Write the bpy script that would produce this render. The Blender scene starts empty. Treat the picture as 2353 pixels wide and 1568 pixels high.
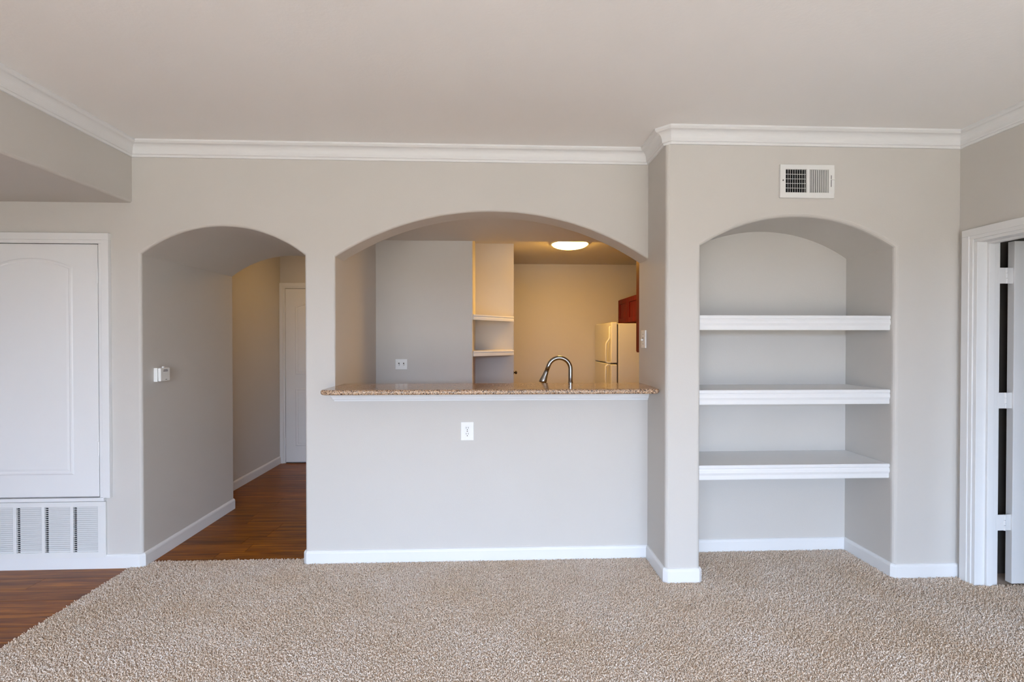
import bpy, bmesh, math, random
import numpy as np
from mathutils import Matrix, Vector

random.seed(7)
scene = bpy.context.scene
COL = scene.collection

# ------------------------------------------------------------------ camera
cam_data = bpy.data.cameras.new('camera')
cam_data.sensor_fit = 'HORIZONTAL'
cam_data.sensor_width = 36.0
cam_data.lens = 1080.0 / 2353.0 * 36.0
cam_data.shift_y = 10.4 / 2353.0
cam_data.clip_start = 0.05
cam = bpy.data.objects.new('camera', cam_data)
COL.objects.link(cam)
cam.location = (0, 0, 1.40)
cam.rotation_euler = (math.pi / 2 - 0.0088, 0, -0.0405)
scene.camera = cam

# ------------------------------------------------------------------ daylight
SKY = (0.58, 0.74, 1.0)
world = bpy.data.worlds.new('sky')
scene.world = world
world.use_nodes = True
bg = world.node_tree.nodes['Background']
bg.inputs['Color'].default_value = (*SKY, 1)
bg.inputs['Strength'].default_value = 16.5

WIN = [(-2.8, 2.4, 0.04, 2.12), (3.3, 4.7, 0.8, 2.1)]      # openings in the wall behind the camera, second added to light the open door (x0, x1, z0, z1)
BACK = -2.6
for x0, x1, z0, z1 in WIN:
    ld = bpy.data.lights.new('window_portal', 'AREA')
    ld.shape = 'RECTANGLE'
    ld.size, ld.size_y = x1 - x0, z1 - z0
    ld.cycles.is_portal = True
    lo = bpy.data.objects.new('window_portal', ld)
    COL.objects.link(lo)
    lo.location = ((x0 + x1) / 2, BACK - 0.1, (z0 + z1) / 2)
    lo.rotation_euler = (math.pi / 2, 0, 0)

sd = bpy.data.lights.new('sun', 'SUN')
sd.energy = 20.0
sd.angle = 0.01
sd.color = (1.0, 0.97, 0.92)
so = bpy.data.objects.new('sun', sd)
COL.objects.link(so)
so.rotation_euler = (math.radians(32), 0, math.radians(8))     # high sun on the patio side, it only reaches the carpet near the glass

scene.view_settings.view_transform = 'Standard'
scene.view_settings.look = 'None'
scene.view_settings.gamma = 1.0
scene.view_settings.use_curve_mapping = False
scene.view_settings.exposure = 0.15


# ------------------------------------------------------------------ helpers
def lin(r, g, b):
    out = []
    for c in (r, g, b):
        c /= 255.0
        out.append(c / 12.92 if c <= 0.04045 else ((c + 0.055) / 1.055) ** 2.4)
    return (*out, 1.0)


def new_mat(name, color, rough=0.5, metallic=0.0, spec=0.5):
    m = bpy.data.materials.new(name)
    m.use_nodes = True
    nt = m.node_tree
    p = nt.nodes['Principled BSDF']
    p.inputs['Base Color'].default_value = color
    p.inputs['Roughness'].default_value = rough
    p.inputs['Metallic'].default_value = metallic
    p.inputs['Specular IOR Level'].default_value = spec
    return m, nt, p


def add_bump(nt, p, scale, strength, distance=0.002, detail=3.0, kind='noise'):
    tc = nt.nodes.new('ShaderNodeNewGeometry')
    if kind == 'noise':
        n = nt.nodes.new('ShaderNodeTexNoise')
        n.inputs['Scale'].default_value = scale
        n.inputs['Detail'].default_value = detail
        out = n.outputs['Fac']
    else:
        n = nt.nodes.new('ShaderNodeTexVoronoi')
        n.inputs['Scale'].default_value = scale
        out = n.outputs['Distance']
    nt.links.new(tc.outputs['Position'], n.inputs['Vector'])
    b = nt.nodes.new('ShaderNodeBump')
    b.inputs['Strength'].default_value = strength
    b.inputs['Distance'].default_value = distance
    nt.links.new(out, b.inputs['Height'])
    nt.links.new(b.outputs['Normal'], p.inputs['Normal'])
    return tc, n


def vary(nt, p, tc, c0, c1, scale, detail=2.0):
    n = nt.nodes.new('ShaderNodeTexNoise')
    n.inputs['Scale'].default_value = scale
    n.inputs['Detail'].default_value = detail
    nt.links.new(tc.outputs['Position'], n.inputs['Vector'])
    mx = nt.nodes.new('ShaderNodeMix')
    mx.data_type = 'RGBA'
    mx.inputs['A'].default_value = c0
    mx.inputs['B'].default_value = c1
    nt.links.new(n.outputs['Fac'], mx.inputs['Factor'])
    nt.links.new(mx.outputs['Result'], p.inputs['Base Color'])


def paint(name, c0, c1, rough=0.75, bs=130, st=0.25):
    m, nt, p = new_mat(name, c0, rough, 0, 0.25)
    tc, _ = add_bump(nt, p, bs, st, 0.0015)
    vary(nt, p, tc, c0, c1, 2.2)
    return m


M = {}
M['wall'] = paint('wall_paint', lin(203, 198, 191), lin(207, 202, 196))
M['ceiling'] = paint('ceiling_paint', lin(236, 233, 230), lin(240, 237, 234), 0.85, 70, 0.4)
M['trim'] = paint('trim_paint', lin(227, 226, 225), lin(230, 229, 228), 0.4, 60, 0.04)
M['door'] = paint('door_paint', lin(228, 227, 226), lin(231, 230, 229), 0.42, 70, 0.06)
M['shelf'] = paint('shelf_paint', lin(232, 231, 230), lin(236, 235, 234), 0.45, 60, 0.04)
M['plastic'] = new_mat('white_plastic', lin(236, 235, 231), 0.35)[0]
M['grille'] = new_mat('grille_enamel', lin(228, 227, 224), 0.45)[0]
M['duct'] = new_mat('duct_shade', lin(13, 12, 15), 0.9)[0]  # near-black colour stands in for the unlit depth behind the slats
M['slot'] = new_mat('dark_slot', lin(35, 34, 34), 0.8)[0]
M['chrome'] = new_mat('brushed_steel', lin(150, 148, 145), 0.2, 1.0)[0]
M['brass'] = new_mat('dark_bronze_knob', lin(70, 60, 52), 0.3, 1.0)[0]
M['fridge'] = new_mat('fridge_enamel', lin(226, 224, 218), 0.5)[0]
M['gasket'] = new_mat('grey_gasket', lin(92, 88, 82), 0.8)[0]
M['unlit_room'] = new_mat('unlit_room_shade', lin(110, 104, 98), 0.9)[0]  # wall colour darkened to stand in for the room's missing light
M['ground'] = new_mat('dry_lawn', lin(128, 122, 106), 0.95)[0]
M['stucco'] = paint('stucco', lin(140, 128, 114), lin(150, 138, 123), 0.9, 20, 0.3)


def mat_cherry():
    m, nt, p = new_mat('cherry_wood', lin(112, 34, 20), 0.5, 0, 0.15)
    g = nt.nodes.new('ShaderNodeNewGeometry')
    mp = nt.nodes.new('ShaderNodeMapping')
    mp.inputs['Scale'].default_value = (60, 60, 5)
    n = nt.nodes.new('ShaderNodeTexNoise')
    n.inputs['Scale'].default_value = 1.0
    n.inputs['Detail'].default_value = 4
    r = nt.nodes.new('ShaderNodeValToRGB')
    r.color_ramp.elements[0].color = lin(84, 8, 5)
    r.color_ramp.elements[0].position = 0.3
    r.color_ramp.elements[1].color = lin(132, 16, 9)
    r.color_ramp.elements[1].position = 0.75
    nt.links.new(g.outputs['Position'], mp.inputs['Vector'])
    nt.links.new(mp.outputs['Vector'], n.inputs['Vector'])
    nt.links.new(n.outputs['Fac'], r.inputs['Fac'])
    nt.links.new(r.outputs['Color'], p.inputs['Base Color'])
    return m


def mat_wood():
    m, nt, p = new_mat('plank_wood', lin(110, 66, 36), 0.34, 0, 0.22)
    g = nt.nodes.new('ShaderNodeNewGeometry')
    oi = nt.nodes.new('ShaderNodeObjectInfo')
    mul = nt.nodes.new('ShaderNodeMath')
    mul.operation = 'MULTIPLY'
    mul.inputs[1].default_value = 37.0
    add = nt.nodes.new('ShaderNodeVectorMath')
    add.operation = 'ADD'
    mp = nt.nodes.new('ShaderNodeMapping')
    mp.inputs['Scale'].default_value = (2.2, 38, 10)
    n = nt.nodes.new('ShaderNodeTexNoise')
    n.inputs['Scale'].default_value = 1.0
    n.inputs['Detail'].default_value = 6
    n.inputs['Roughness'].default_value = 0.62
    n.inputs['Distortion'].default_value = 0.6
    r = nt.nodes.new('ShaderNodeValToRGB')
    e = r.color_ramp.elements
    e[0].position, e[0].color = 0.28, lin(84, 40, 5)
    e[1].position, e[1].color = 0.78, lin(194, 120, 20)
    x = e.new(0.52)
    x.color = lin(136, 76, 10)
    nt.links.new(oi.outputs['Random'], mul.inputs[0])
    nt.links.new(g.outputs['Position'], add.inputs[0])
    nt.links.new(mul.outputs[0], add.inputs[1])
    nt.links.new(add.outputs['Vector'], mp.inputs['Vector'])
    nt.links.new(mp.outputs['Vector'], n.inputs['Vector'])
    nt.links.new(n.outputs['Fac'], r.inputs['Fac'])
    hv = nt.nodes.new('ShaderNodeHueSaturation')
    mr = nt.nodes.new('ShaderNodeMapRange')
    mr.inputs['To Min'].default_value = 0.8
    mr.inputs['To Max'].default_value = 1.15
    nt.links.new(oi.outputs['Random'], mr.inputs['Value'])
    nt.links.new(mr.outputs['Result'], hv.inputs['Value'])
    nt.links.new(r.outputs['Color'], hv.inputs['Color'])
    nt.links.new(hv.outputs['Color'], p.inputs['Base Color'])
    b = nt.nodes.new('ShaderNodeBump')
    b.inputs['Strength'].default_value = 0.25
    b.inputs['Distance'].default_value = 0.001
    nt.links.new(n.outputs['Fac'], b.inputs['Height'])
    nt.links.new(b.outputs['Normal'], p.inputs['Normal'])
    return m


def mat_granite():
    m, nt, p = new_mat('granite', lin(176, 136, 100), 0.12)
    g = nt.nodes.new('ShaderNodeNewGeometry')
    v = nt.nodes.new('ShaderNodeTexVoronoi')
    v.inputs['Scale'].default_value = 250
    nt.links.new(g.outputs['Position'], v.inputs['Vector'])
    r = nt.nodes.new('ShaderNodeValToRGB')
    r.color_ramp.interpolation = 'CONSTANT'
    e = r.color_ramp.elements
    e[0].position, e[0].color = 0.0, lin(70, 52, 42)
    e[1].position, e[1].color = 0.09, lin(146, 112, 84)
    for pos, c in ((0.32, (182, 146, 114)), (0.60, (208, 178, 148)), (0.80, (158, 142, 130)), (0.93, (58, 46, 40))):
        x = e.new(pos)
        x.color = lin(*c)
    sp = nt.nodes.new('ShaderNodeSeparateColor')
    nt.links.new(v.outputs['Color'], sp.inputs['Color'])
    nt.links.new(sp.outputs['Red'], r.inputs['Fac'])
    nt.links.new(r.outputs['Color'], p.inputs['Base Color'])
    return m


def mat_yarn():
    m, nt, p = new_mat('carpet_yarn', lin(190, 172, 156), 0.95, 0, 0.1)
    g = nt.nodes.new('ShaderNodeNewGeometry')
    r = nt.nodes.new('ShaderNodeValToRGB')
    e = r.color_ramp.elements
    e[0].position, e[0].color = 0.0, lin(196, 172, 150)
    e[1].position, e[1].color = 1.0, lin(250, 240, 230)
    for pos, c in ((0.08, (226, 206, 188)), (0.5, (238, 221, 205)), (0.88, (244, 230, 217))):
        x = e.new(pos)
        x.color = lin(*c)
    nt.links.new(g.outputs['Random Per Island'], r.inputs['Fac'])
    n = nt.nodes.new('ShaderNodeTexNoise')          # faint browner patches
    n.inputs['Scale'].default_value = 2.6
    n.inputs['Detail'].default_value = 4
    w = nt.nodes.new('ShaderNodeValToRGB')
    w.color_ramp.elements[0].position, w.color_ramp.elements[0].color = 0.38, (1, 1, 1, 1)
    w.color_ramp.elements[1].position, w.color_ramp.elements[1].color = 0.68, (0.92, 0.87, 0.80, 1)
    mx = nt.nodes.new('ShaderNodeMix')
    mx.data_type, mx.blend_type = 'RGBA', 'MULTIPLY'
    mx.inputs['Factor'].default_value = 1.0
    nt.links.new(g.outputs['Position'], n.inputs['Vector'])
    nt.links.new(n.outputs['Fac'], w.inputs['Fac'])
    nt.links.new(r.outputs['Color'], mx.inputs['A'])
    nt.links.new(w.outputs['Color'], mx.inputs['B'])
    nt.links.new(mx.outputs['Result'], p.inputs['Base Color'])
    return m


M['cherry'] = mat_cherry()
M['wood'] = mat_wood()
M['granite'] = mat_granite()
M['yarn'] = mat_yarn()
m_, nt_, p_ = new_mat('carpet_backing', lin(150, 130, 112), 0.95, 0, 0.1)
tc_, _ = add_bump(nt_, p_, 220, 0.8, 0.004)
vary(nt_, p_, tc_, lin(190, 170, 152), lin(214, 196, 180), 140)
M['backing'] = m_


def mat_lamp(strength):
    m, nt, p = new_mat('lamp_glass', lin(255, 245, 225), 0.4)
    p.inputs['Emission Color'].default_value = (1.0, 0.55, 0.10, 1)
    p.inputs['Emission Strength'].default_value = strength
    return m


M['lamp'] = mat_lamp(72.0)
M['lamp_dim'] = mat_lamp(13.0)

WLOC = {}


def put(name, bm, mat, parent=None, smooth=False, label=None, cat=None, kind=None, group=None):
    me = bpy.data.meshes.new(name)
    bm.normal_update()
    bm.to_mesh(me)
    bm.free()
    co = np.empty(len(me.vertices) * 3, dtype=np.float32)
    me.vertices.foreach_get('co', co)
    co = co.reshape(-1, 3)
    mn, mx = co.min(0), co.max(0)
    c = Vector(((mn[0] + mx[0]) / 2, (mn[1] + mx[1]) / 2, mn[2]))
    me.transform(Matrix.Translation(-c))
    if smooth:
        me.polygons.foreach_set('use_smooth', [True] * len(me.polygons))
    me.materials.append(M[mat])
    o = bpy.data.objects.new(name, me)
    COL.objects.link(o)
    WLOC[o.name] = c
    if parent is not None:
        o.parent = parent
        o.location = c - WLOC[parent.name]
    else:
        o.location = c
    tag(o, label, cat, kind, group)
    return o


def tag(o, label=None, cat=None, kind=None, group=None):
    if label:
        o['label'] = label
    if cat:
        o['category'] = cat
    if kind:
        o['kind'] = kind
    if group:
        o['group'] = group


def empty(name, loc, label=None, cat=None, kind=None, group=None):
    o = bpy.data.objects.new(name, None)
    o.empty_display_size = 0.1
    COL.objects.link(o)
    o.location = loc
    WLOC[o.name] = Vector(loc)
    tag(o, label, cat, kind, group)
    return o


def piece(src, name, parent, loc, scale=None, rot=None):
    """linked copy sharing mesh data; loc is a world position"""
    o = src.copy()
    o.name = name
    COL.objects.link(o)
    o.parent = parent
    o.location = Vector(loc) - WLOC[parent.name]
    if scale:
        o.scale = scale
    if rot:
        o.rotation_euler = rot
    return o


def box(bm, x0, x1, y0, y1, z0, z1, bev=0.0, seg=2):
    r = bmesh.ops.create_cube(bm, size=1.0)
    vs = r['verts']
    for v in vs:
        v.co = Vector(((x0 + x1) / 2 + v.co.x * (x1 - x0), (y0 + y1) / 2 + v.co.y * (y1 - y0), (z0 + z1) / 2 + v.co.z * (z1 - z0)))
    if bev > 0:
        es = set()
        for v in vs:
            es.update(v.link_edges)
        bmesh.ops.bevel(bm, geom=list(es), offset=bev, segments=seg, profile=0.5, affect='EDGES')


def boxo(name, dims, mat, parent=None, bev=0.0, seg=2, **kw):
    bm = bmesh.new()
    box(bm, *dims, bev=bev, seg=seg)
    return put(name, bm, mat, parent, **kw)


def arch(x0, x1, zs, za, n=64):
    """points of a segmental arch from (x0, zs) over its apex za to (x1, zs)"""
    w, h = (x1 - x0) / 2, za - zs
    R = (w * w + h * h) / (2 * h)
    cx, cz = (x0 + x1) / 2, za - R
    a = math.asin(w / R)
    return [(cx + R * math.sin(-a + 2 * a * i / n), cz + R * math.cos(-a + 2 * a * i / n)) for i in range(n + 1)]


def poly_wall(name, outline, t0, t1, mat, pick=None, r=0.018, axis='y', parent=None, **kw):
    """outline [(u, z)] extruded from t0 to t1 along y (or x); pick(u, z) says where edges on the two faces are rounded"""
    bm = bmesh.new()

    def P(u, z, t):
        return (u, t, z) if axis == 'y' else (t, u, z)
    f0 = [bm.verts.new(P(u, z, t0)) for u, z in outline]
    f1 = [bm.verts.new(P(u, z, t1)) for u, z in outline]
    n = len(outline)
    bm.faces.new(f0)
    bm.faces.new(list(reversed(f1)))
    for i in range(n):
        j = (i + 1) % n
        bm.faces.new((f0[j], f0[i], f1[i], f1[j]))
    bmesh.ops.recalc_face_normals(bm, faces=bm.faces)
    if pick:
        es = []
        for e in bm.edges:
            a, b = e.verts[0].co, e.verts[1].co
            ta, tb = (a.y, b.y) if axis == 'y' else (a.x, b.x)
            if abs(ta - tb) > 1e-6:
                continue
            m = (a + b) / 2
            u = m.x if axis == 'y' else m.y
            t = pick(u, m.z, ta)
            if t:
                es.append(e)
        bmesh.ops.bevel(bm, geom=es, offset=r, segments=4, profile=0.5, affect='EDGES', clamp_overlap=False)
    return put(name, bm, mat, parent, **kw)


def sweep(bm, path, prof, closed_prof=True, z0=0.0):
    """sweep profile [(out, z)] along a horizontal path [(x, y)]; 'out' is to the right of the walking direction"""
    n = len(path)
    rings = []
    for i in range(n):
        p = Vector(path[i])
        d0 = (p - Vector(path[i - 1])).normalized() if i > 0 else None
        d1 = (Vector(path[i + 1]) - p).normalized() if i < n - 1 else None
        if d0 is None:
            m = Vector((d1.y, -d1.x))
        elif d1 is None:
            m = Vector((d0.y, -d0.x))
        else:
            a = Vector((d0.y, -d0.x))
            b = Vector((d1.y, -d1.x))
            s = (a + b)
            m = s / max(s.length_squared, 1e-6) * 2
        rings.append([bm.verts.new((p.x + m.x * o, p.y + m.y * o, z0 + z)) for o, z in prof])
    k = len(prof)
    for i in range(n - 1):
        for j in range(k if closed_prof else k - 1):
            q = (j + 1) % k
            bm.faces.new((rings[i][j], rings[i][q], rings[i + 1][q], rings[i + 1][j]))
    if closed_prof:
        bm.faces.new(rings[0])
        bm.faces.new(list(reversed(rings[-1])))
    bmesh.ops.recalc_face_normals(bm, faces=bm.faces)


def tube(bm, pts, radii, seg=20):
    pts = [Vector(p) for p in pts]
    rings = []
    ref = None
    for i, p in enumerate(pts):
        if i == 0:
            t = pts[1] - pts[0]
        elif i == len(pts) - 1:
            t = pts[-1] - pts[-2]
        else:
            t = (pts[i + 1] - pts[i]).normalized() + (pts[i] - pts[i - 1]).normalized()
        t.normalize()
        if ref is None:
            ref = Vector((0, 1, 0)) if abs(t.y) < 0.9 else Vector((1, 0, 0))
        a = (ref - t * ref.dot(t)).normalized()
        b = t.cross(a)
        ref = a
        rings.append([bm.verts.new(p + (a * math.cos(2 * math.pi * k / seg) + b * math.sin(2 * math.pi * k / seg)) * radii[i]) for k in range(seg)])
    for i in range(len(rings) - 1):
        for k in range(seg):
            q = (k + 1) % seg
            bm.faces.new((rings[i][k], rings[i][q], rings[i + 1][q], rings[i + 1][k]))
    bm.faces.new(list(reversed(rings[0])))
    bm.faces.new(rings[-1])
    bmesh.ops.recalc_face_normals(bm, faces=bm.faces)


def lathe(bm, prof, center, axis='z', seg=48):
    """revolve [(r, h)] about an axis through center"""
    c = Vector(center)
    rings = []
    for r, h in prof:
        ring = []
        for k in range(seg):
            a = 2 * math.pi * k / seg
            u, v = r * math.cos(a), r * math.sin(a)
            d = {'z': (u, v, h), 'x': (h, u, v), 'y': (u, h, v)}[axis]
            ring.append(bm.verts.new(c + Vector(d)))
        rings.append(ring)
    for i in range(len(rings) - 1):
        for k in range(seg):
            q = (k + 1) % seg
            bm.faces.new((rings[i][k], rings[i][q], rings[i + 1][q], rings[i + 1][k]))
    bm.faces.new(rings[0])
    bm.faces.new(rings[-1])
    bmesh.ops.recalc_face_normals(bm, faces=bm.faces)


# ------------------------------------------------------------------ main dimensions (metres)
YA = 2.993            # wall with the hall arch and the pass-through
YJ = 3.175            # its back face, kitchen side
YT = 4.025            # end of the deep hall arch / kitchen pantry wall
YB = 2.673            # front of the shelf-niche wall
YC = 3.059            # back of the shelf niche
XH0, XH1 = -2.171, -1.177   # hall arch
XP0, XP1 = -0.990, 0.998    # pass-through arch
XN0, XN1 = 1.202, 2.364     # shelf niche
XR = 2.755            # right wall
XS = -2.22            # face of the dropped soffit on the left
ZC = 2.62             # ceiling
ZS = 2.253            # underside of the left soffit
ZK = 1.118            # top of the bar counter
ZKC = 2.355           # kitchen ceiling
ZKS = 2.256           # kitchen front soffit
XW = -5.3             # far left wall
S = 'structure'

# ------------------------------------------------------------------ floors
boxo('floor', (XW - 0.1, 6.0, BACK - 0.1, 6.2, -0.12, -0.006), 'wood', kind=S, label='brown wood plank floor of the entry and hall', cat='floor')
FLOOR = bpy.data.objects['floor']
bm = bmesh.new()
for q in ((-2.24, 2.885, BACK, YA + 0.067), (XN0 - 0.02, XN1 + 0.02, YA + 0.067, YC + 0.02)):
    box(bm, q[0], q[1], q[2], q[3], -0.006, 0.001)
box(bm, 2.885, 5.0, BACK, 2.70, -0.006, 0.001)
put('floor_carpet', bm, 'backing', kind=S, label='beige cut pile carpet covering the living room floor', cat='carpet')
CARPET = bpy.data.objects['floor_carpet']

# wood planks, each its own piece
bm = bmesh.new()
box(bm, -0.5, 0.5, -0.5, 0.5, -0.5, 0.5)
unit = put('plank', bm, 'wood', FLOOR)
unit_mesh = unit.data
first = True


def plank(x0, x1, y0, y1):
    global first
    g = 0.0009
    sc = (x1 - x0 - 2 * g, y1 - y0 - 2 * g, 0.006)
    loc = ((x0 + x1) / 2, (y0 + y1) / 2, -0.006)
    if first:
        unit.location = Vector(loc) - WLOC['floor']
        unit.scale = sc
        first = False
    else:
        piece(unit, 'plank', FLOOR, loc, sc)


PW = 0.122
rp = random.Random(3)
y = YA + 0.067
while y < 5.49:
    y1 = min(y + PW, 5.52)
    xa, xb = (XH0, XH1) if y < YT - 0.05 else (-2.44, -0.9)
    c = xa + rp.uniform(0.25, 0.75) * (xb - xa)
    for s, e in ((xa, c), (c, xb)):
        plank(s, e, y, y1)
    y = y1
y = YA - 0.001
while y > 1.3:
    x = -2.24
    L = rp.uniform(0.35, 1.1)
    while x > -4.2:
        plank(x - L, x, y - PW, y)
        x -= L
        L = 1.1
    y -= PW

# carpet pile: leaning twisted yarns, far too many to count
rng = np.random.default_rng(11)


def scatter(x0, x1, y0, y1, n):
    nx = max(1, int(math.sqrt(n * (x1 - x0) / (y1 - y0))))
    ny = max(1, int(n / nx))
    gx, gy = np.meshgrid(np.arange(nx), np.arange(ny))
    px = x0 + (gx.ravel() + rng.random(nx * ny)) / nx * (x1 - x0)
    py = y0 + (gy.ravel() + rng.random(nx * ny)) / ny * (y1 - y0)
    return np.stack([px, py], 1)


DENS = 26000
areas = [(-2.238, XR - 0.006, 1.45, YB - 0.015), (-2.238, XP1 - 0.02, YB - 0.015, YA - 0.015), (XH0 + 0.02, XH1 - 0.02, YA - 0.015, YA + 0.062),
         (XN0 + 0.015, XN1 - 0.015, YB - 0.015, YC - 0.015), (2.76, 4.0, 1.45, 2.56)]
pts = np.concatenate([scatter(*a, int((a[1] - a[0]) * (a[3] - a[2]) * DENS)) for a in areas])
N = len(pts)
lane = np.sin((pts[:, 0] - pts[:, 1] * 0.3 + 0.05 * np.sin(pts[:, 1] * 5)) * 2 * np.pi / 0.31)
lane_w = np.clip((pts[:, 0] - 1.0) / 0.4, 0.15, 1.0)
az = rng.uniform(0, 2 * np.pi, N)
tilt = rng.uniform(0.5, 1.3, N)
bias = np.where(lane > 0, 1.0, -1.0) * 0.6 * lane_w
dx = np.cos(az) * np.sin(tilt) + 0.25 * bias
dy = np.sin(az) * np.sin(tilt) + bias
dz = np.cos(tilt) + 0.25
d = np.stack([dx, dy, dz], 1)
d /= np.linalg.norm(d, axis=1)[:, None]
L = rng.uniform(0.010, 0.0155, N)
base = np.stack([pts[:, 0], pts[:, 1], np.full(N, -0.001)], 1)
curl = rng.normal(0, 0.35, (N, 3))
curl[:, 2] = -0.25 * np.abs(curl[:, 2])
mid = base + d * (L * 0.84)[:, None]
d2 = d + curl
d2 /= np.linalg.norm(d2, axis=1)[:, None]
tip = mid + d2 * (L * 0.18)[:, None]
tip[:, 2] = np.maximum(tip[:, 2], 0.003)
a_ = np.cross(d, np.array([0.0, 0.0, 1.0]))
a_ /= np.maximum(np.linalg.norm(a_, axis=1), 1e-6)[:, None]
b_ = np.cross(d, a_)
rad = rng.uniform(0.0018, 0.0027, N)
V = np.empty((N, 7, 3), dtype=np.float32)
for k in range(3):
    t = 2 * np.pi * k / 3 + 0.5
    off = a_ * math.cos(t) + b_ * math.sin(t)
    V[:, k] = base + off * (rad * 0.8)[:, None]
    V[:, 3 + k] = mid + off * (rad * 1.05)[:, None]
V[:, 6] = tip
tri = []
for k in range(3):
    q = (k + 1) % 3
    tri += [(k, q, 3 + q), (k, 3 + q, 3 + k), (3 + k, 3 + q, 6)]
tri = np.array(tri, dtype=np.int32)
F = (tri[None] + (np.arange(N, dtype=np.int32) * 7)[:, None, None]).reshape(-1, 3)
me = bpy.data.meshes.new('carpet_pile')
me.vertices.add(N * 7)
me.vertices.foreach_set('co', V.ravel())
me.loops.add(F.size)
me.loops.foreach_set('vertex_index', F.ravel())
me.polygons.add(len(F))
me.polygons.foreach_set('loop_start', np.arange(0, F.size, 3, dtype=np.int32))
me.polygons.foreach_set('use_smooth', np.ones(len(F), dtype=bool))
me.update(calc_edges=True)
me.materials.append(M['yarn'])
pile = bpy.data.objects.new('carpet_pile', me)
COL.objects.link(pile)
pile.parent = CARPET
pile.location = -WLOC['floor_carpet']
tag(pile, kind='stuff')

# ------------------------------------------------------------------ walls and ceilings
ha = arch(XH0, XH1, 1.940, 2.116)
out = [(XW, -0.1), (XH0, -0.1)] + ha + [(XH1, -0.1), (-1.08, -0.1), (-1.08, 2.75), (XW, 2.75)]
poly_wall('wall_front_left', out, YA, YT, 'wall', lambda u, z, t: XH0 - 0.01 < u < XH1 + 0.01 and z < 2.2 and z > -0.09, 0.016, kind=S,
          label='beige wall with the narrow arched passage into the hall', cat='wall')
pa = arch(XP0, XP1, 1.932, 2.226, 80)
out = [(-1.08, -0.1), (1.05, -0.1), (1.05, ZK - 0.03), (XP0, ZK - 0.03)] + pa + [(1.05, 1.932), (1.05, 2.75), (-1.08, 2.75)]
poly_wall('wall_front', out, YA, YJ, 'wall', lambda u, z, t: (abs(u - XP0) < 0.005 and ZK - 0.03 < z < 1.94 and t < YA + 0.01) or (z > 1.93 and z < 2.3 and XP0 - 0.01 < u < XP1 + 0.001), 0.014, kind=S,
          label='beige wall with the wide arched pass through above the bar', cat='wall')
na = arch(XN0, XN1, 1.953, 2.128)
out = [(XP1, -0.1), (XN0, -0.1)] + na + [(XN1, -0.1), (2.885, -0.1), (2.885, 2.75), (XP1, 2.75)]
poly_wall('wall_niche', out, YB, YC, 'wall', lambda u, z, t: t < YB + 0.01 and ((XN0 - 0.01 < u < XN1 + 0.01 and -0.09 < z < 2.2) or abs(u - XP1) < 0.005), 0.022, kind=S,
          label='projecting beige wall with the arched shelf niche', cat='wall')
boxo('wall_niche_back', (XP1, 2.885, YC, YJ, -0.1, 2.75), 'wall', kind=S, label='beige back of the arched shelf niche', cat='wall')

# right wall with its door opening (u is y)
DY0, DY1, DZ = 1.80, 2.585, 1.985
out = [(BACK, -0.1), (DY0, -0.1), (DY0, DZ), (DY1, DZ), (DY1, -0.1), (YB, -0.1), (YB, 2.75), (BACK, 2.75)]
poly_wall('wall_right', out, XR, 2.885, 'wall', axis='x', kind=S, label='beige right wall around the open white door', cat='wall')
# wall behind the camera, around the glazed opening
bm = bmesh.new()
xs = [XW - 0.2] + [v for w in WIN for v in w[:2]] + [6.0]
for a, b in zip(xs[0::2], xs[1::2]):
    box(bm, a, b, BACK - 0.2, BACK, -0.1, 2.75)
for x0, x1, z0, z1 in WIN:
    box(bm, x0, x1, BACK - 0.2, BACK, z1, 2.75)
    box(bm, x0, x1, BACK - 0.2, BACK, -0.1, z0)
put('wall_back', bm, 'wall', kind=S, label='beige wall with the glazed patio opening', cat='wall')
for n_, (x0, x1, z0, z1) in enumerate(WIN):
    bm = bmesh.new()
    xm = (x0 + x1) / 2
    for q in ((x0, x1, z0, z0 + 0.06), (x0, x1, z1 - 0.06, z1), (x0, x0 + 0.06, z0, z1), (x1 - 0.06, x1, z0, z1), (xm - 0.04, xm + 0.04, z0, z1)):
        box(bm, q[0], q[1], BACK - 0.16, BACK - 0.1, q[2], q[3])
    put('window_%d' % (n_ + 1), bm, 'trim', kind=S, label=('white frame of the wide patio opening', 'white frame of the unseen side room window added to light the open door')[n_], cat='window')
boxo('wall_left', (XW - 0.2, XW, BACK, 6.2, -0.1, 2.75), 'wall', kind=S, label='beige wall at the far left of the entry', cat='wall')

boxo('ceiling', (XS - 0.02, 2.885, BACK, YA + 0.02, ZC, ZC + 0.1), 'ceiling', kind=S, label='off white living room ceiling', cat='ceiling')
bm = bmesh.new()
box(bm, XW, XS, BACK, YA + 0.01, ZS, 2.75, bev=0.0)
es = [e for e in bm.edges if all(abs(v.co.x - XS) < 1e-4 and abs(v.co.z - ZS) < 1e-4 for v in e.verts)]
bmesh.ops.bevel(bm, geom=es, offset=0.015, segments=4, profile=0.5, affect='EDGES')
put('ceiling_soffit', bm, 'wall', kind=S, label='beige dropped soffit over the wood floored entry', cat='ceiling')
boxo('roof', (XW - 0.3, 6.1, BACK - 0.3, 6.4, 2.75, 2.85), 'ceiling', kind=S, label='flat roof slab above the rooms', cat='roof')
boxo('ground_outside', (-20, 20, -30, BACK - 0.2, -0.3, -0.12), 'ground', kind=S, label='dry ground outside behind the camera', cat='ground')

boxo('wall_sky_block', (-25, 25, -21.0, -20.0, -0.3, 2.2), 'stucco', kind=S, label='unseen stucco wall added opposite the patio to block low sky', cat='wall')  # added out of view, keeps low sky light off the upper walls

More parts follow.
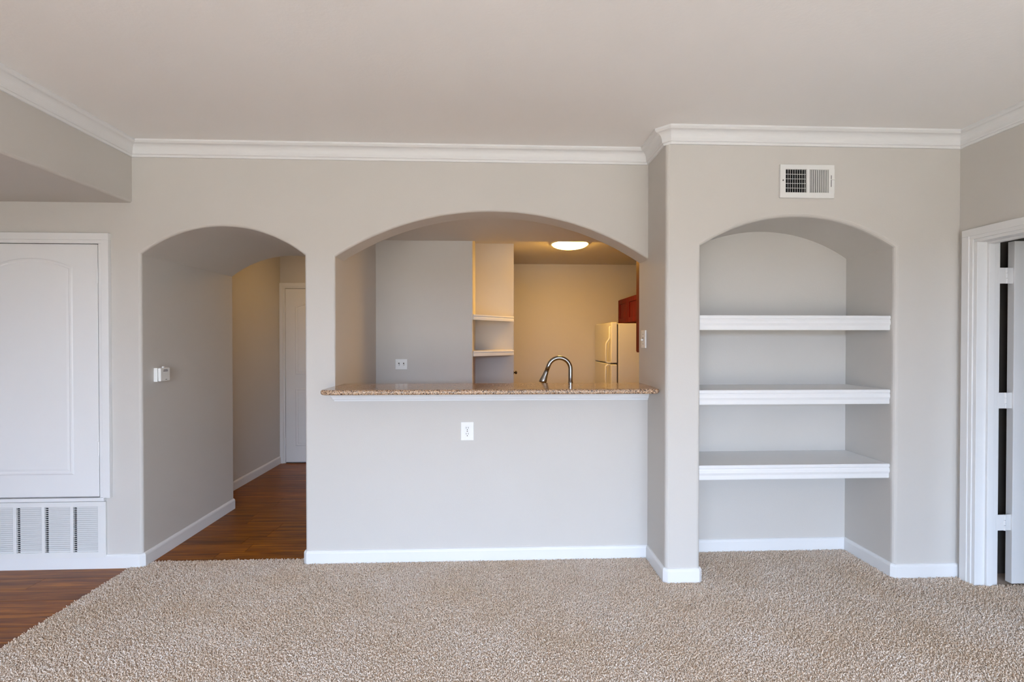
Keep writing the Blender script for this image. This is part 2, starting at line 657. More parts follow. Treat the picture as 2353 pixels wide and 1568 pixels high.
# hall beyond the arch
HX = -2.44
boxo('wall_hall_left', (HX - 0.25, HX, YT, 5.7, -0.1, 2.75), 'wall', kind=S, label='beige left wall of the hall beyond the arch', cat='wall')
boxo('wall_hall_end', (HX, -0.9, 5.5, 5.7, -0.1, 2.75), 'wall', kind=S, label='beige end wall of the hall around the white door', cat='wall')
boxo('ceiling_hall', (HX, -0.9, YT, 5.5, 2.44, 2.6), 'ceiling', kind=S, label='ceiling of the hall', cat='ceiling')

# kitchen
XK = 2.06
boxo('wall_kitchen_left', (-1.08, XP0, YJ, YT, -0.1, 2.75), 'wall', kind=S, label='beige side wall just inside the pass through', cat='wall')
bm = bmesh.new()
box(bm, -1.08, -0.172, YT, 4.62, -0.1, 2.75)
es = [e for e in bm.edges if all(abs(v.co.x + 0.172) < 1e-4 and abs(v.co.y - YT) < 1e-4 for v in e.verts)]
bmesh.ops.bevel(bm, geom=es, offset=0.012, segments=3, profile=0.5, affect='EDGES')
put('wall_pantry', bm, 'wall', kind=S, label='beige pantry wall carrying the double switch plate', cat='wall')
boxo('wall_pantry_back', (-0.9, 0.203, 4.60, 5.0, -0.1, 2.75), 'wall', kind=S, label='beige wall behind the two small corner shelves', cat='wall')
boxo('wall_kitchen_back', (-0.9, 2.3, 5.80, 6.0, -0.1, 2.75), 'wall', kind=S, label='beige back wall of the kitchen beside the refrigerator', cat='wall')
boxo('wall_kitchen_right', (XK, 2.3, YJ, 5.8, -0.1, 2.75), 'wall', kind=S, label='beige right wall of the kitchen', cat='wall')
boxo('wall_pantry_side', (-0.9, -0.8, 5.0, 5.8, -0.1, 2.75), 'wall', kind=S, label='beige wall beside the pantry', cat='wall')
boxo('ceiling_kitchen', (-0.9, XK, YT, 5.8, ZKC, 2.6), 'wall', kind=S, label='kitchen ceiling around the lit lamp', cat='ceiling')
boxo('ceiling_kitchen_soffit', (XP0, XK, YJ, YT, ZKS, 2.6), 'wall', kind=S, label='dropped kitchen soffit just behind the arch', cat='ceiling')

# dim room behind the open door on the right
boxo('wall_bedroom_side', (2.885, 5.2, 2.70, 2.80, -0.1, 2.75), 'unlit_room', kind=S, label='wall of the dark room behind the open door', cat='wall')
boxo('wall_bedroom_back', (5.0, 5.2, BACK, 2.70, -0.1, 2.75), 'unlit_room', kind=S, label='far wall of the dark room on the right', cat='wall')
boxo('ceiling_bedroom', (2.885, 5.2, BACK, 2.70, 2.5, 2.6), 'unlit_room', kind=S, label='ceiling of the dark room on the right', cat='ceiling')

# ------------------------------------------------------------------ crown, baseboards
crown = [(0, -0.087), (0.010, -0.087), (0.012, -0.078), (0.012, -0.074), (0.018, -0.073), (0.021, -0.068), (0.021, -0.064)]
for i in range(1, 9):                                   # cove
    t = i / 8
    crown.append((0.021 + 0.036 * (1 - math.cos(t * math.pi / 2)), -0.064 + 0.044 * math.sin(t * math.pi / 2)))
crown += [(0.060, -0.019), (0.068, -0.012), (0.070, -0.010), (0.070, 0.0), (0, 0.0)]
c = 0.026
bm = bmesh.new()
sweep(bm, [(XS, BACK), (XS, YA), (XP1, YA), (XP1, YB + c), (XP1 + c, YB), (XR, YB), (XR, BACK)], crown, z0=ZC)
put('trim_1', bm, 'trim', kind=S, label='white crown molding running around the living room ceiling', cat='trim')

bprof = [(0, 0.0), (0.013, 0.0), (0.013, 0.068), (0.011, 0.076), (0.006, 0.083), (0, 0.085)]
c = 0.014


def baseboard(name, path, label):
    bm = bmesh.new()
    sweep(bm, path, bprof)
    put(name, bm, 'trim', kind=S, label=label, cat='baseboard')


baseboard('baseboard_front_left', [(XW, YA), (XH0 - c, YA), (XH0, YA + c), (XH0, YT - c), (XH0 - c, YT), (HX, YT)], 'white baseboard below the return grille and into the arched passage')
baseboard('baseboard_hall', [(HX, YT), (HX, 5.5)], 'white baseboard of the hall left of the far door')
baseboard('baseboard_front', [(XH1, YT), (XH1, YA + c), (XH1 + c, YA), (XP1, YA), (XP1, YB + c), (XP1 + c, YB), (XN0 - c, YB), (XN0, YB + c), (XN0, YC), (XN1, YC),
                              (XN1, YB + c), (XN1 + c, YB), (XR, YB)], 'white baseboard under the bar and around the shelf niche')

# ------------------------------------------------------------------ doors
def ring_panel(bm, outline, y, hs, offs, sgn=-1):
    """raised panel: outline(offset) gives the closed 2D loop inset by that offset; heights are off the slab face"""
    loops = [[bm.verts.new((px, y + sgn * h, pz)) for px, pz in outline(o)] for o, h in zip(offs, hs)]
    n = len(loops[0])
    for a, b in zip(loops, loops[1:]):
        for i in range(n):
            j = (i + 1) % n
            bm.faces.new((a[i], a[j], b[j], b[i]))
    bm.faces.new(loops[-1])
    bmesh.ops.recalc_face_normals(bm, faces=bm.faces)


def arched_outline(x0, x1, z0, zs, za, n=24):
    w, h = (x1 - x0) / 2, za - zs
    R = (w * w + h * h) / (2 * h)

    def at(o):
        zs_o = za - R + math.sqrt((R - o) ** 2 - (w - o) ** 2)
        return [(x0 + o, z0 + o), (x1 - o, z0 + o)] + list(reversed(arch(x0 + o, x1 - o, zs_o, za - o, n)))
    return at


def rect_outline(x0, x1, z0, z1):
    return lambda o: [(x0 + o, z0 + o), (x1 - o, z0 + o), (x1 - o, z1 - o), (x0 + o, z1 - o)]


OFF, HGT = (0, 0.006, 0.016, 0.022, 0.036), (0, 0.004, 0.0045, 0.0015, 0.004)


def casing_mesh(xl, xr, z0, zt, w, y, depth, left=True):
    """door casing with a stepped profile, on a wall facing -y"""
    bm = bmesh.new()
    steps = ((0.0, 1.0, 0.6), (0.25, 0.72, 1.0))
    for a, b, h in ((0.0, 0.38, 0.7), (0.34, 1.0, 1.0)):
        box(bm, xr + w * a, xr + w * b, y - depth * h, y, z0, zt + w * a, bev=0.002)
        if left:
            box(bm, xl - w * b, xl - w * a, y - depth * h, y, z0, zt + w * a, bev=0.002)
        box(bm, xl - w * b, xr + w * b, y - depth * h, y, zt + w * a, zt + w * b, bev=0.002)
    return bm


# closet door over the return grille
d1 = empty('door_1', (-2.80, YA, 0.44), label='white closet door with arched panel above the return grille', cat='door', kind=S)
bm = bmesh.new()
box(bm, -3.19, -2.4145, YA - 0.017, YA, 0.448, 1.993, bev=0.0015)
slab = put('slab', bm, 'door', d1)
bm = bmesh.new()
ring_panel(bm, arched_outline(-3.042, -2.562, 0.584, 1.855, 1.908), YA - 0.017, HGT, OFF)
put('panel', bm, 'door', slab, smooth=False)
put('casing', casing_mesh(-3.194, -2.4105, 0.44, 1.9975, 0.064, YA, 0.024), 'trim', d1)
for z in (1.80, 0.745):
    bm = bmesh.new()
    lathe(bm, [(0.0055, 0), (0.0055, 0.088)], (-2.4125, YA - 0.021, z - 0.044), seg=12)
    put('hinge', bm, 'door', d1)
bm = bmesh.new()
box(bm, -3.26, -2.385, YA - 0.02, YA, 0.418, 0.440, bev=0.002)
put('sill', bm, 'trim', d1)

boxo('gap_shade', (-3.196, -2.409, YA - 0.002, YA - 0.0002, 0.442, 1.999), 'slot', d1)  # dark strip painting the shade in the gap around the slab

# hall door
d2 = empty('door_2', (-1.99, 5.5, 0.0), label='white paneled door at the end of the hall', cat='door', kind=S)
bm = bmesh.new()
box(bm, -2.372, -1.612, 5.48, 5.5, 0.014, 2.004, bev=0.0015)
slab = put('slab', bm, 'door', d2)
for ol in (arched_outline(-2.262, -1.722, 1.02, 1.80, 1.86), rect_outline(-2.262, -1.722, 0.2, 0.86)):
    bm = bmesh.new()
    ring_panel(bm, ol, 5.48, HGT, OFF)
    put('panel', bm, 'door', slab)
put('casing', casing_mesh(-2.377, -1.607, 0.0, 2.009, 0.062, 5.5, 0.026, True), 'trim', d2)
for z in (1.78, 1.02, 0.25):
    bm = bmesh.new()
    lathe(bm, [(0.006, 0), (0.006, 0.09)], (-2.3745, 5.476, z - 0.045), seg=12)
    put('hinge', bm, 'door', d2)

boxo('gap_shade', (-2.378, -1.606, 5.498, 5.4998, 0.002, 2.010), 'slot', d2)  # same painted gap shade for the hall door

# open door on the right
d3 = empty('door_3', (XR + 0.08, DY1, 0.0), label='open white door with white hinges in the right wall', cat='door', kind=S)
bm = bmesh.new()
for a, b, h in ((0.0, 0.36, 0.7), (0.32, 1.0, 1.0)):    # casing on the room side of the wall (faces -x)
    w, dp = 0.060, 0.017
    box(bm, XR - dp * h, XR, DY1 + w * a, DY1 + w * b, 0, DZ + w * a, bev=0.002)
    box(bm, XR - dp * h, XR, DY0 - w * b, DY0 - w * a, 0, DZ + w * a, bev=0.002)
    box(bm, XR - dp * h, XR, DY0 - w * b, DY1 + w * b, DZ + w * a, DZ + w * b, bev=0.002)
put('casing', bm, 'trim', d3)
bm = bmesh.new()
box(bm, XR - 0.004, 2.888, DY1 - 0.018, DY1, 0, DZ - 0.018, bev=0.0015)
box(bm, XR - 0.004, 2.888, DY0, DY0 + 0.018, 0, DZ - 0.018, bev=0.0015)
box(bm, XR - 0.004, 2.888, DY0, DY1, DZ - 0.018, DZ, bev=0.0015)
box(bm, XR + 0.055, XR + 0.092, DY1 - 0.030, DY1 - 0.018, 0, DZ - 0.030, bev=0.0015)
box(bm, XR + 0.055, XR + 0.092, DY0, DY1, DZ - 0.030, DZ - 0.018, bev=0.0015)
put('jamb', bm, 'trim', d3)
SX0, SY0, SY1 = 2.966, 2.560, 2.596
bm = bmesh.new()
box(bm, SX0, SX0 + 0.76, SY0, SY1, 0.012, 1.972, bev=0.002)
slab = put('slab', bm, 'door', d3)
for ol in (arched_outline(SX0 + 0.11, SX0 + 0.65, 1.02, 1.78, 1.84), rect_outline(SX0 + 0.11, SX0 + 0.65, 0.2, 0.86)):
    bm = bmesh.new()
    ring_panel(bm, ol, SY0, HGT, OFF)
    put('panel', bm, 'door', slab)
bm = bmesh.new()
lathe(bm, [(0.0, -0.07), (0.018, -0.068), (0.027, -0.055), (0.024, -0.04), (0.011, -0.03), (0.011, -0.008), (0.030, -0.006), (0.030, 0)], (SX0 + 0.70, SY0, 0.95), 'y', 24)
put('knob', bm, 'chrome', slab, smooth=True)
for z in (1.775, 1.062, 0.362):
    bm = bmesh.new()
    box(bm, 2.876, 2.926, 2.566, 2.570, z - 0.045, z + 0.045)
    box(bm, 2.926, SX0 + 0.001, 2.568, 2.572, z - 0.045, z + 0.045)
    for k in range(3):
        lathe(bm, [(0.0065, 0), (0.0065, 0.0285)], (2.926, 2.566, z - 0.045 + k * 0.0305), seg=12)
    put('hinge', bm, 'door', d3)

# ------------------------------------------------------------------ bar counter, its molding
bm = bmesh.new()
outl = [(-1.006, YA - 0.002), (-1.006, 2.80), (-0.955, 2.742), (XP1 - 0.060, 2.742), (XP1 - 0.012, 2.775), (XP1 - 0.001, 2.84), (XP1 - 0.001, 3.168), (XP0 + 0.001, 3.168), (XP0 + 0.001, YA - 0.002)]
# round the two front corners
def smooth_corner(p0, p1, p2, n=6):
    return [tuple(Vector(p0).lerp(Vector(p1), t).lerp(Vector(p1).lerp(Vector(p2), t), t)) for t in [i / n for i in range(n + 1)]]
o2 = [outl[0]] + smooth_corner((-1.006, 2.80), (-1.006, 2.742), (-0.948, 2.742)) + smooth_corner((XP1 - 0.050, 2.742), (XP1 - 0.001, 2.742), (XP1 - 0.001, 2.80)) + outl[6:]
lo_ = [bm.verts.new((x, y, ZK - 0.030)) for x, y in o2]
hi_ = [bm.verts.new((x, y, ZK)) for x, y in o2]
bm.faces.new(lo_)
bm.faces.new(hi_)
for i in range(len(o2)):
    j = (i + 1) % len(o2)
    bm.faces.new((lo_[i], lo_[j], hi_[j], hi_[i]))
bmesh.ops.recalc_face_normals(bm, faces=bm.faces)
es = [e for e in bm.edges if abs(e.verts[0].co.z - e.verts[1].co.z) < 1e-6 and all(v.co.y < YA - 0.0 and (v.co.y < 2.83 or v.co.x < -1.0) for v in e.verts)]
bmesh.ops.bevel(bm, geom=es, offset=0.0125, segments=5, profile=0.5, affect='EDGES', clamp_overlap=True)
put('bar_counter', bm, 'granite', label='polished brown granite bar counter on the half wall under the wide arch', cat='counter')

mold = [(0, -0.063), (0.008, -0.063), (0.010, -0.054), (0.016, -0.050), (0.020, -0.040), (0.028, -0.026), (0.034, -0.020), (0.040, -0.018), (0.040, 0.0), (0, 0.0)]
bm = bmesh.new()
sweep(bm, [(-0.985, YA + 0.002), (-0.985, YA), (XP1, YA)], mold, z0=ZK - 0.0305)
put('trim_2', bm, 'trim', kind=S, label='white molding under the front edge of the granite bar', cat='trim')

# ------------------------------------------------------------------ niche shelves
labels = ['white molded shelf just below the niche arch, top of three', 'white molded shelf in the middle of the arched niche', 'white molded shelf nearest the carpet in the arched niche']
lip = [(0.0, 0.0), (0.010, 0.0), (0.013, -0.006), (0.013, -0.016), (0.009, -0.022), (0.013, -0.030), (0.014, -0.045), (0.008, -0.060), (0.008, -0.080), (0.006, -0.086), (0.0, -0.086)]
for lab, zt in zip(labels, (1.553, 1.113, 0.670)):
    r = empty('niche_shelf', ((XN0 + XN1) / 2, YC, zt - 0.03), lab, 'shelf', group='shelves in the arched niche')
    boxo('board', (XN0 + 0.001, XN1 - 0.001, YB + 0.042, YC - 0.001, zt - 0.036, zt), 'shelf', r, bev=0.001)
    bm = bmesh.new()
    sweep(bm, [(XN0 + 0.001, YB + 0.042), (XN1 - 0.001, YB + 0.042)], [(o, z) for o, z in lip], z0=zt)
    put('edge_molding', bm, 'trim', r)

# ------------------------------------------------------------------ pantry corner shelves (kitchen)
for lab, zt in (('small white corner shelf in the kitchen, upper of two', 1.632), ('small white corner shelf in the kitchen, lower of two', 1.318)):
    r = empty('corner_shelf', (-0.05, 4.5, zt - 0.03), lab, 'shelf', group='corner shelves by the pantry')
    bm = bmesh.new()
    p3 = [(-0.171, YT + 0.02), (0.188, 4.40), (0.188, 4.599), (-0.171, 4.599)]
    a = [bm.verts.new((x, y, zt - 0.02)) for x, y in p3]
    b = [bm.verts.new((x, y, zt)) for x, y in p3]
    bm.faces.new(a)
    bm.faces.new(b)
    for i in range(4):
        bm.faces.new((a[i], a[(i + 1) % 4], b[(i + 1) % 4], b[i]))
    bmesh.ops.recalc_face_normals(bm, faces=bm.faces)
    put('board', bm, 'shelf', r)
    bm = bmesh.new()
    sweep(bm, [p3[0], p3[1]], [(0, 0), (0.010, 0), (0.012, -0.012), (0.006, -0.018), (0.010, -0.024), (0.010, -0.046), (0, -0.046)], z0=zt)
    put('edge_molding', bm, 'trim', r)

# pantry door edge with its dark knob, on the side of the pantry wall
d4 = empty('door_4', (0.203, 4.84, 0.0), label='pantry door with a dark knob beside the corner shelves', cat='door', kind=S)
boxo('slab', (0.203, 0.207, 4.70, 4.98, 0.012, 2.0), 'door', d4, bev=0.0)
bm = bmesh.new()
lathe(bm, [(0.018, 0.0), (0.018, 0.004), (0.007, 0.006), (0.007, 0.014), (0.015, 0.018), (0.017, 0.027), (0.012, 0.035), (0.0, 0.037)], (0.207, 4.74, 1.085), 'x', 20)
put('knob', bm, 'brass', d4, smooth=True)

# ------------------------------------------------------------------ return air grille under the closet door
GX0, GX1, GZ0, GZ1 = -3.225, -2.382, 0.088, 0.414
g = empty('return_air_grille', ((GX0 + GX1) / 2, YA, GZ0), 'large white louvered return air grille below the closet door', 'air grille')
boxo('backing', (GX0 + 0.03, GX1 - 0.03, YA - 0.002, YA - 0.0005, GZ0 + 0.01, GZ1 - 0.01), 'duct', g)
banks = [(-2.574, -2.427), (-2.742, -2.592), (-2.909, -2.760), (-3.077, -2.928), (-3.180, -3.096)]
bm = bmesh.new()
LZ0, LZ1 = 0.104, 0.384
box(bm, GX0, GX1, YA - 0.013, YA - 0.0005, LZ1, GZ1, bev=0.002)
box(bm, GX0, GX1, YA - 0.013, YA - 0.0005, GZ0 - 0.02, LZ0, bev=0.002)
edges_x = [GX1] + [v for b in banks for v in (b[1], b[0])] + [GX0]
for i in range(0, len(edges_x), 2):
    box(bm, edges_x[i + 1], edges_x[i], YA - 0.013, YA - 0.0005, LZ0 - 0.002, LZ1 + 0.002, bev=0.0015)
put('frame', bm, 'grille', g)
NL = 23
pitch = (LZ1 - LZ0) / NL
src = {}
for b in banks:
    w = round(b[1] - b[0], 3)
    for i in range(NL):
        zc = LZ0 + (i + 0.5) * pitch
        if w not in src:
            bm = bmesh.new()
            # slanted blade with a short thin tongue at its left end
            def blade(xa, xb, h0, h1, ya, yb):
                vs = [bm.verts.new(p) for p in ((xa, ya, zc + h0), (xb, ya, zc + h0), (xb, yb, zc + h1), (xa, yb, zc + h1),
                                                (xa, ya + 0.001, zc + h0), (xb, ya + 0.001, zc + h0), (xb, yb + 0.001, zc + h1), (xa, yb + 0.001, zc + h1))]
                for f in ((0, 1, 2, 3), (7, 6, 5, 4), (0, 4, 5, 1), (1, 5, 6, 2), (2, 6, 7, 3), (3, 7, 4, 0)):
                    bm.faces.new([vs[k] for k in f])
            blade(b[0] + 0.018, b[1], pitch * 0.5, -pitch * 0.72, YA - 0.0105, YA - 0.0045)
            blade(b[0], b[0] + 0.018, pitch * 0.5, pitch * 0.05, YA - 0.0105, YA - 0.0075)
            bmesh.ops.recalc_face_normals(bm, faces=bm.faces)
            src[w] = (put('louver', bm, 'grille', g), b, zc)
        else:
            s, b0, z0_ = src[w]
            piece(s, 'louver', g, WLOC[s.name] + Vector((b[0] - b0[0], 0, zc - z0_)))

# ------------------------------------------------------------------ supply register over the niche
VX0, VX1, VZ0, VZ1 = 1.660, 1.983, 2.232, 2.425
v = empty('air_register', ((VX0 + VX1) / 2, YB, VZ0), 'white two-bank supply air register high above the niche arch', 'air vent')
boxo('backing', (VX0 + 0.01, VX1 - 0.01, YB - 0.002, YB - 0.0005, VZ0 + 0.01, VZ1 - 0.01), 'duct', v)
ox = [(1.692, 1.817), (1.833, 1.948)]
oz0, oz1 = 2.264, 2.397
bm = bmesh.new()
yf, yb_ = YB - 0.014, YB - 0.0005
box(bm, VX0, VX1, yf, yb_, oz1, VZ1, bev=0.003)
box(bm, VX0, VX1, yf, yb_, VZ0, oz0, bev=0.003)
box(bm, VX0, ox[0][0], yf, yb_, oz0 - 0.003, oz1 + 0.003, bev=0.001)
box(bm, ox[0][1], ox[1][0], yf, yb_, oz0 - 0.003, oz1 + 0.003, bev=0.001)
box(bm, ox[1][1], VX1, yf, yb_, oz0 - 0.003, oz1 + 0.003, bev=0.001)
put('frame', bm, 'grille', v)
for bi, (xa, xb) in enumerate(ox):
    nf = 9
    p0 = (xb - xa) / nf
    s = None
    for i in range(1, nf) if bi == 0 else range(0, nf):
        xc = xa + (i + (0 if bi == 0 else 0.5)) * p0
        if s is None:
            bm = bmesh.new()
            if bi == 0:     # blades edge-on to the room's left side: the near-black backing shows
                q = [(xc - 0.0012, yf + 0.0012), (xc + 0.0008, yf + 0.0012), (xc + 0.0058, YB - 0.004), (xc + 0.0040, YB - 0.004)]
            else:           # blades turned the other way: their faces show
                q = [(xc + p0 * 0.12, yf + 0.001), (xc + p0 * 0.20, yf + 0.002), (xc - p0 * 0.10, YB - 0.0035), (xc - p0 * 0.18, YB - 0.0045)]
            a = [bm.verts.new((x, y, oz0 - 0.001)) for x, y in q]
            b2 = [bm.verts.new((x, y, oz1 + 0.001)) for x, y in q]
            bm.faces.new(a)
            bm.faces.new(b2)
            for k in range(4):
                bm.faces.new((a[k], a[(k + 1) % 4], b2[(k + 1) % 4], b2[k]))
            bmesh.ops.recalc_face_normals(bm, faces=bm.faces)
            s = put('fin', bm, 'grille', v)
            x_src = xc
        else:
            piece(s, 'fin', v, WLOC[s.name] + Vector((xc - x_src, 0, 0)))
for k in range(1, 5):
    z = oz0 + (oz1 - oz0) * k / 5
    boxo('crossbar', (ox[0][0], ox[0][1], YB - 0.006, YB - 0.004, z - 0.0012, z + 0.0012), 'grille', v)
boxo('lever_slot', (1.9605, 1.9635, yf - 0.0006, yf + 0.001, 2.297, 2.364), 'slot', v)
bm = bmesh.new()
box(bm, 1.959, 1.979, yf - 0.008, yf - 0.0005, 2.336, 2.341, bev=0.001)
put('lever', bm, 'grille', v)
for x in (1.676,):
    bm = bmesh.new()
    lathe(bm, [(0.004, 0.0), (0.004, -0.002), (0.0, -0.003)], (x, yf, 2.332), 'y', 12)
    put('screw', bm, 'gasket', v)

# ------------------------------------------------------------------ thermostat on the arch reveal
t = empty('thermostat', (XH0, 3.145, 1.14), 'small white box thermostat on the left reveal of the hall arch', 'thermostat')
boxo('base', (XH0, XH0 + 0.022, 3.098, 3.192, 1.140, 1.229), 'plastic', t, bev=0.002)
boxo('cover', (XH0 + 0.024, XH0 + 0.042, 3.100, 3.190, 1.142, 1.227), 'plastic', t, bev=0.005, seg=3)
boxo('dial_slot', (XH0 + 0.041, XH0 + 0.0426, 3.125, 3.168, 1.206, 1.210), 'slot', t)
boxo('dial_slot', (XH0 + 0.041, XH0 + 0.0426, 3.128, 3.165, 1.214, 1.2175), 'slot', t)
boxo('lever', (XH0 + 0.030, XH0 + 0.040, 3.128, 3.142, 1.226, 1.238), 'plastic', t, bev=0.002)
boxo('badge', (XH0 + 0.0415, XH0 + 0.0425, 3.145, 3.160, 1.151, 1.154), 'slot', t)

# ------------------------------------------------------------------ outlet on the half wall
o = empty('wall_outlet', (-0.163, YA, 0.771), 'white duplex wall outlet on the half wall under the bar', 'outlet')
boxo('plate', (-0.204, -0.122, YA - 0.006, YA, 0.771, 0.888), 'plastic', o, bev=0.003, seg=3)
for zc in (0.848, 0.810):
    bm = bmesh.new()
    lathe(bm, [(0.0165, 0.0), (0.0165, -0.003), (0.0155, -0.004), (0.0, -0.004)], (-0.163, YA - 0.005, zc), 'y', 28)
    sk = put('socket', bm, 'plastic', o)
    for dxs in (-0.0065, 0.0065):
        boxo('slot', (-0.163 + dxs - 0.0012, -0.163 + dxs + 0.0012, YA - 0.0096, YA - 0.0085, zc - 0.001, zc + 0.009), 'slot', sk)
    boxo('slot', (-0.163 - 0.0025, -0.163 + 0.0025, YA - 0.0096, YA - 0.0085, zc - 0.011, zc - 0.006), 'slot', sk)
bm = bmesh.new()
lathe(bm, [(0.0035, 0.0), (0.0035, -0.001), (0.0, -0.0015)], (-0.163, YA - 0.006, 0.829), 'y', 12)
put('screw', bm, 'gasket', o)

# double switch on the pantry wall
s2 = empty('switch_plate', (-0.776, YT, 1.162), 'white double toggle switch plate on the pantry wall', 'light switch')
boxo('plate', (-0.827, -0.727, YT - 0.006, YT, 1.162, 1.250), 'plastic', s2, bev=0.003, seg=3)
for xc in (-0.797, -0.757):
    boxo('toggle_slot', (xc - 0.005, xc + 0.005, YT - 0.0068, YT - 0.0055, 1.195, 1.219), 'gasket', s2)
    bm = bmesh.new()
    box(bm, xc - 0.0042, xc + 0.0042, YT - 0.019, YT - 0.006, 1.196, 1.208, bev=0.0015)
    put('toggle', bm, 'plastic', s2)

# single switch on the right reveal of the pass-through
s3 = empty('switch_plate', (XP1, 3.06, 1.355), 'white single toggle switch plate on the right reveal of the wide arch', 'light switch')
boxo('plate', (XP1 - 0.009, XP1, 3.022, 3.102, 1.356, 1.473), 'plastic', s3, bev=0.0025, seg=3)
boxo('toggle_slot', (XP1 - 0.0098, XP1 - 0.0085, 3.057, 3.067, 1.402, 1.427), 'gasket', s3)
bm = bmesh.new()
box(bm, XP1 - 0.024, XP1 - 0.009, 3.058, 3.066, 1.404, 1.416, bev=0.0015)
put('toggle', bm, 'plastic', s3)
for z in (1.383, 1.446):
    bm = bmesh.new()
    lathe(bm, [(0.003, 0.0), (0.003, -0.001), (0.0, -0.0015)], (XP1 - 0.009, 3.062, z), 'x', 12)
    put('screw', bm, 'gasket', s3)

# ------------------------------------------------------------------ kitchen worktop and faucet
k = empty('sink_cabinet', (0.4, 3.55, 0.0), 'sink cabinet with granite worktop behind the half wall', 'cabinet')
boxo('body', (-0.6, 1.9, YJ + 0.002, 3.84, 0.0, 0.872), 'cherry', k)
boxo('worktop', (-0.6, XK - 0.002, YJ + 0.002, 3.87, 0.873, 0.91), 'granite', k, bev=0.004)

fy = 3.43
f = empty('faucet', (0.569, fy, 0.91), 'steel gooseneck kitchen faucet rising behind the granite bar', 'faucet')
cx, cz, R_ = 0.486, 1.196, 0.083
path = [(0.569, fy, 0.93), (0.569, fy, 1.02), (0.569, fy, 1.11), (0.569, fy, 1.17)]
for i in range(0, 25):
    a = math.radians(160 * i / 24)
    path.append((cx + R_ * math.cos(a), fy, cz + R_ * math.sin(a)))
ex, ez = path[-1][0], path[-1][2]
tx, tz = -math.sin(math.radians(160)), math.cos(math.radians(160))
path.append((ex + tx * 0.05, fy, ez + tz * 0.05))
bm = bmesh.new()
tube(bm, path, [0.0155] * len(path))
put('spout', bm, 'chrome', f, smooth=True)
bm = bmesh.new()
hd = [(0.046, 0.0162), (0.052, 0.0175), (0.075, 0.019), (0.10, 0.0235), (0.120, 0.0275), (0.136, 0.0270), (0.1365, 0.018)]
tube(bm, [(ex + tx * q, fy, ez + tz * q) for q, _ in hd], [r for _, r in hd])
put('spray_head', bm, 'chrome', f, smooth=True)
bm = bmesh.new()
lathe(bm, [(0.030, 0.0), (0.030, 0.006), (0.024, 0.018), (0.0195, 0.04), (0.0185, 0.19), (0.0165, 0.195), (0.0, 0.195)], (0.569, fy, 0.91), 'z', 28)
put('base', bm, 'chrome', f, smooth=True)
bm = bmesh.new()
tube(bm, [(0.585, fy, 0.985), (0.61, fy, 0.99), (0.635, fy + 0.005, 1.02), (0.65, fy + 0.01, 1.045)], [0.012, 0.010, 0.007, 0.006], 14)
put('handle', bm, 'chrome', f, smooth=True)

# ------------------------------------------------------------------ refrigerator
FX, FY0, FY1, FH = 1.262, 4.972, 5.775, 1.605
fr = empty('refrigerator', (1.65, 5.37, 0.0), 'white top freezer refrigerator beside the kitchen back wall', 'refrigerator')
boxo('body', (FX + 0.078, XK - 0.01, FY0, FY1, 0.03, FH - 0.012), 'fridge', fr, bev=0.006, seg=3)
boxo('gasket', (FX + 0.064, FX + 0.079, FY0 + 0.006, FY1 - 0.006, 0.05, FH - 0.02), 'gasket', fr)
zsp = 1.160
df = boxo('freezer_door', (FX, FX + 0.064, FY0 - 0.004, FY1, zsp + 0.006, FH), 'fridge', fr, bev=0.010, seg=3)
dr = boxo('fridge_door', (FX, FX + 0.064, FY0 - 0.004, FY1, 0.09, zsp - 0.006), 'fridge', fr, bev=0.010, seg=3)
bm = bmesh.new()
hy = FY0 + 0.045
tube(bm, [(FX + 0.003, hy, 1.56), (FX - 0.006, hy, 1.55), (FX - 0.007, hy, 1.44), (FX - 0.014, hy, 1.42), (FX - 0.040, hy, 1.385), (FX - 0.046, hy, 1.36), (FX - 0.048, hy, 1.25), (FX - 0.048, hy, 1.185), (FX - 0.03, hy, 1.172), (FX + 0.003, hy, 1.170)],
     [0.009, 0.010, 0.010, 0.010, 0.010, 0.010, 0.010, 0.010, 0.010, 0.009], 14)
put('handle', bm, 'fridge', df, smooth=True)
bm = bmesh.new()
tube(bm, [(FX + 0.003, hy, 1.148), (FX - 0.03, hy, 1.146), (FX - 0.048, hy, 1.132), (FX - 0.050, hy, 1.0), (FX - 0.046, hy, 0.86), (FX - 0.02, hy, 0.80), (FX + 0.003, hy, 0.78)], [0.009, 0.010, 0.010, 0.010, 0.010, 0.010, 0.009], 14)
put('handle', bm, 'fridge', dr, smooth=True)
boxo('hinge_cap', (FX + 0.01, FX + 0.12, FY1 - 0.07, FY1 - 0.01, FH - 0.012, FH + 0.008), 'fridge', fr, bev=0.003)
boxo('kick_plate', (FX + 0.09, FX + 0.11, FY0 + 0.02, FY1 - 0.02, 0.0, 0.085), 'gasket', fr)


def cab_door(parent, y0, y1, z0, z1, x):
    """framed cabinet door facing -x"""
    bm = bmesh.new()
    w = 0.055
    box(bm, x - 0.018, x, y0, y0 + w, z0, z1, bev=0.003)
    box(bm, x - 0.018, x, y1 - w, y1, z0, z1, bev=0.003)
    box(bm, x - 0.018, x, y0 + w, y1 - w, z0, z0 + w, bev=0.003)
    box(bm, x - 0.018, x, y0 + w, y1 - w, z1 - w, z1, bev=0.003)
    dd = put('door', bm, 'cherry', parent)
    boxo('panel', (x - 0.010, x - 0.001, y0 + w - 0.002, y1 - w + 0.002, z0 + w - 0.002, z1 - w + 0.002), 'cherry', dd)
    return dd


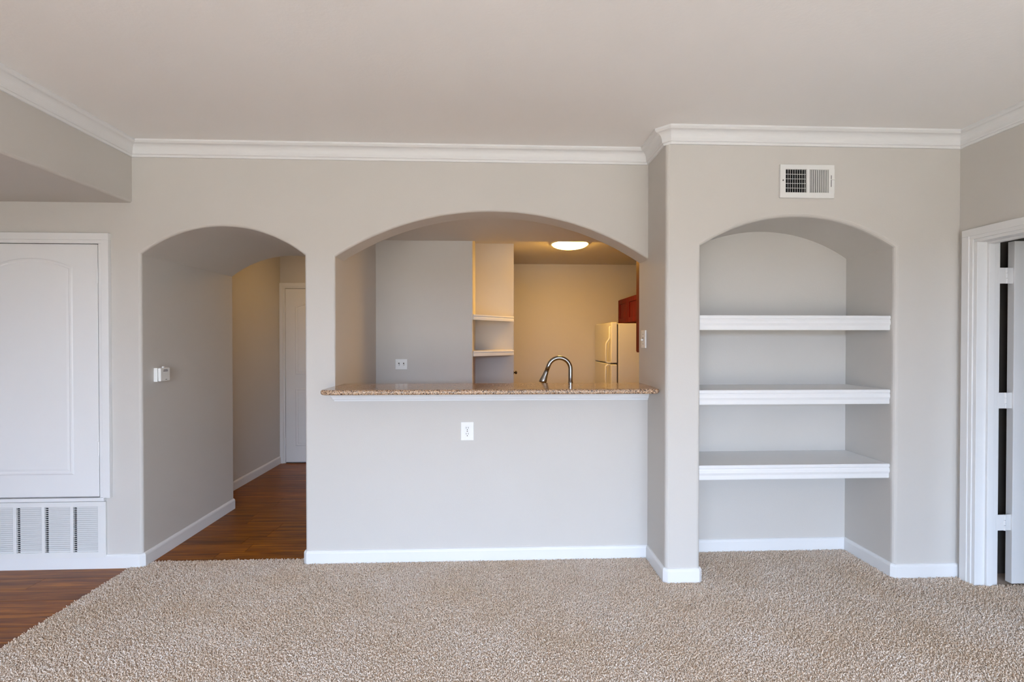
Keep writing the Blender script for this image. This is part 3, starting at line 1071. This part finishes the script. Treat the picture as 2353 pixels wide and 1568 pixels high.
oc = empty('fridge_cabinet', (1.8, 5.4, 1.63), 'cherry wall cabinet with two doors above the refrigerator', 'cabinet', group='cherry wall cabinets')
boxo('body', (1.575, XK - 0.001, 4.985, 5.798, 1.612, 1.915), 'cherry', oc, bev=0.001)
cab_door(oc, 4.990, 5.388, 1.622, 1.907, 1.575)
cab_door(oc, 5.394, 5.793, 1.622, 1.907, 1.575)

wc = empty('wall_cabinet', (1.5, 3.4, 1.318), 'tall cherry wall cabinet seen edge on at the right of the pass through', 'cabinet', group='cherry wall cabinets')
boxo('body', (1.078, XK - 0.002, YJ + 0.001, 3.492, 1.318, ZKS - 0.002), 'cherry', wc, bev=0.001)
for xa, xb in ((1.081, 1.566), (1.570, 2.055)):
    bm = bmesh.new()
    w = 0.055
    box(bm, xa, xa + w, 3.492, 3.512, 1.325, ZKS - 0.008, bev=0.003)
    box(bm, xb - w, xb, 3.492, 3.512, 1.325, ZKS - 0.008, bev=0.003)
    box(bm, xa + w, xb - w, 3.492, 3.512, 1.325, 1.325 + w, bev=0.003)
    box(bm, xa + w, xb - w, 3.492, 3.512, ZKS - 0.008 - w, ZKS - 0.008, bev=0.003)
    box(bm, xa + w, xb - w, 3.492, 3.502, 1.325 + w, ZKS - 0.008 - w)
    put('door', bm, 'cherry', wc)

# ------------------------------------------------------------------ kitchen ceiling lamp
def flush_lamp(x, y, z, mat, label):
    lm = empty('ceiling_lamp', (x, y, z - 0.06), label, 'ceiling lamp')
    bm = bmesh.new()
    lathe(bm, [(0.178, 0.0), (0.184, -0.004), (0.184, -0.016), (0.178, -0.020), (0.170, -0.018), (0.165, 0.0)], (x, y, z), 'z', 56)
    put('rim', bm, 'plastic', lm, smooth=True)
    bm = bmesh.new()
    dome = [(0.172 * math.cos(math.radians(a)), -0.016 - 0.045 * math.sin(math.radians(a))) for a in range(0, 90, 9)] + [(0.002, -0.061)]
    lathe(bm, dome, (x, y, z), 'z', 56)
    put('glass_dome', bm, mat, lm, smooth=True)


flush_lamp(0.742, 4.52, ZKC, 'lamp', 'lit round flush dome lamp on the kitchen ceiling')
flush_lamp(-1.55, 4.80, 2.44, 'lamp_dim', 'unseen dim round flush dome lamp added to warm the hall')  # out of view, added to brighten and warm the hall
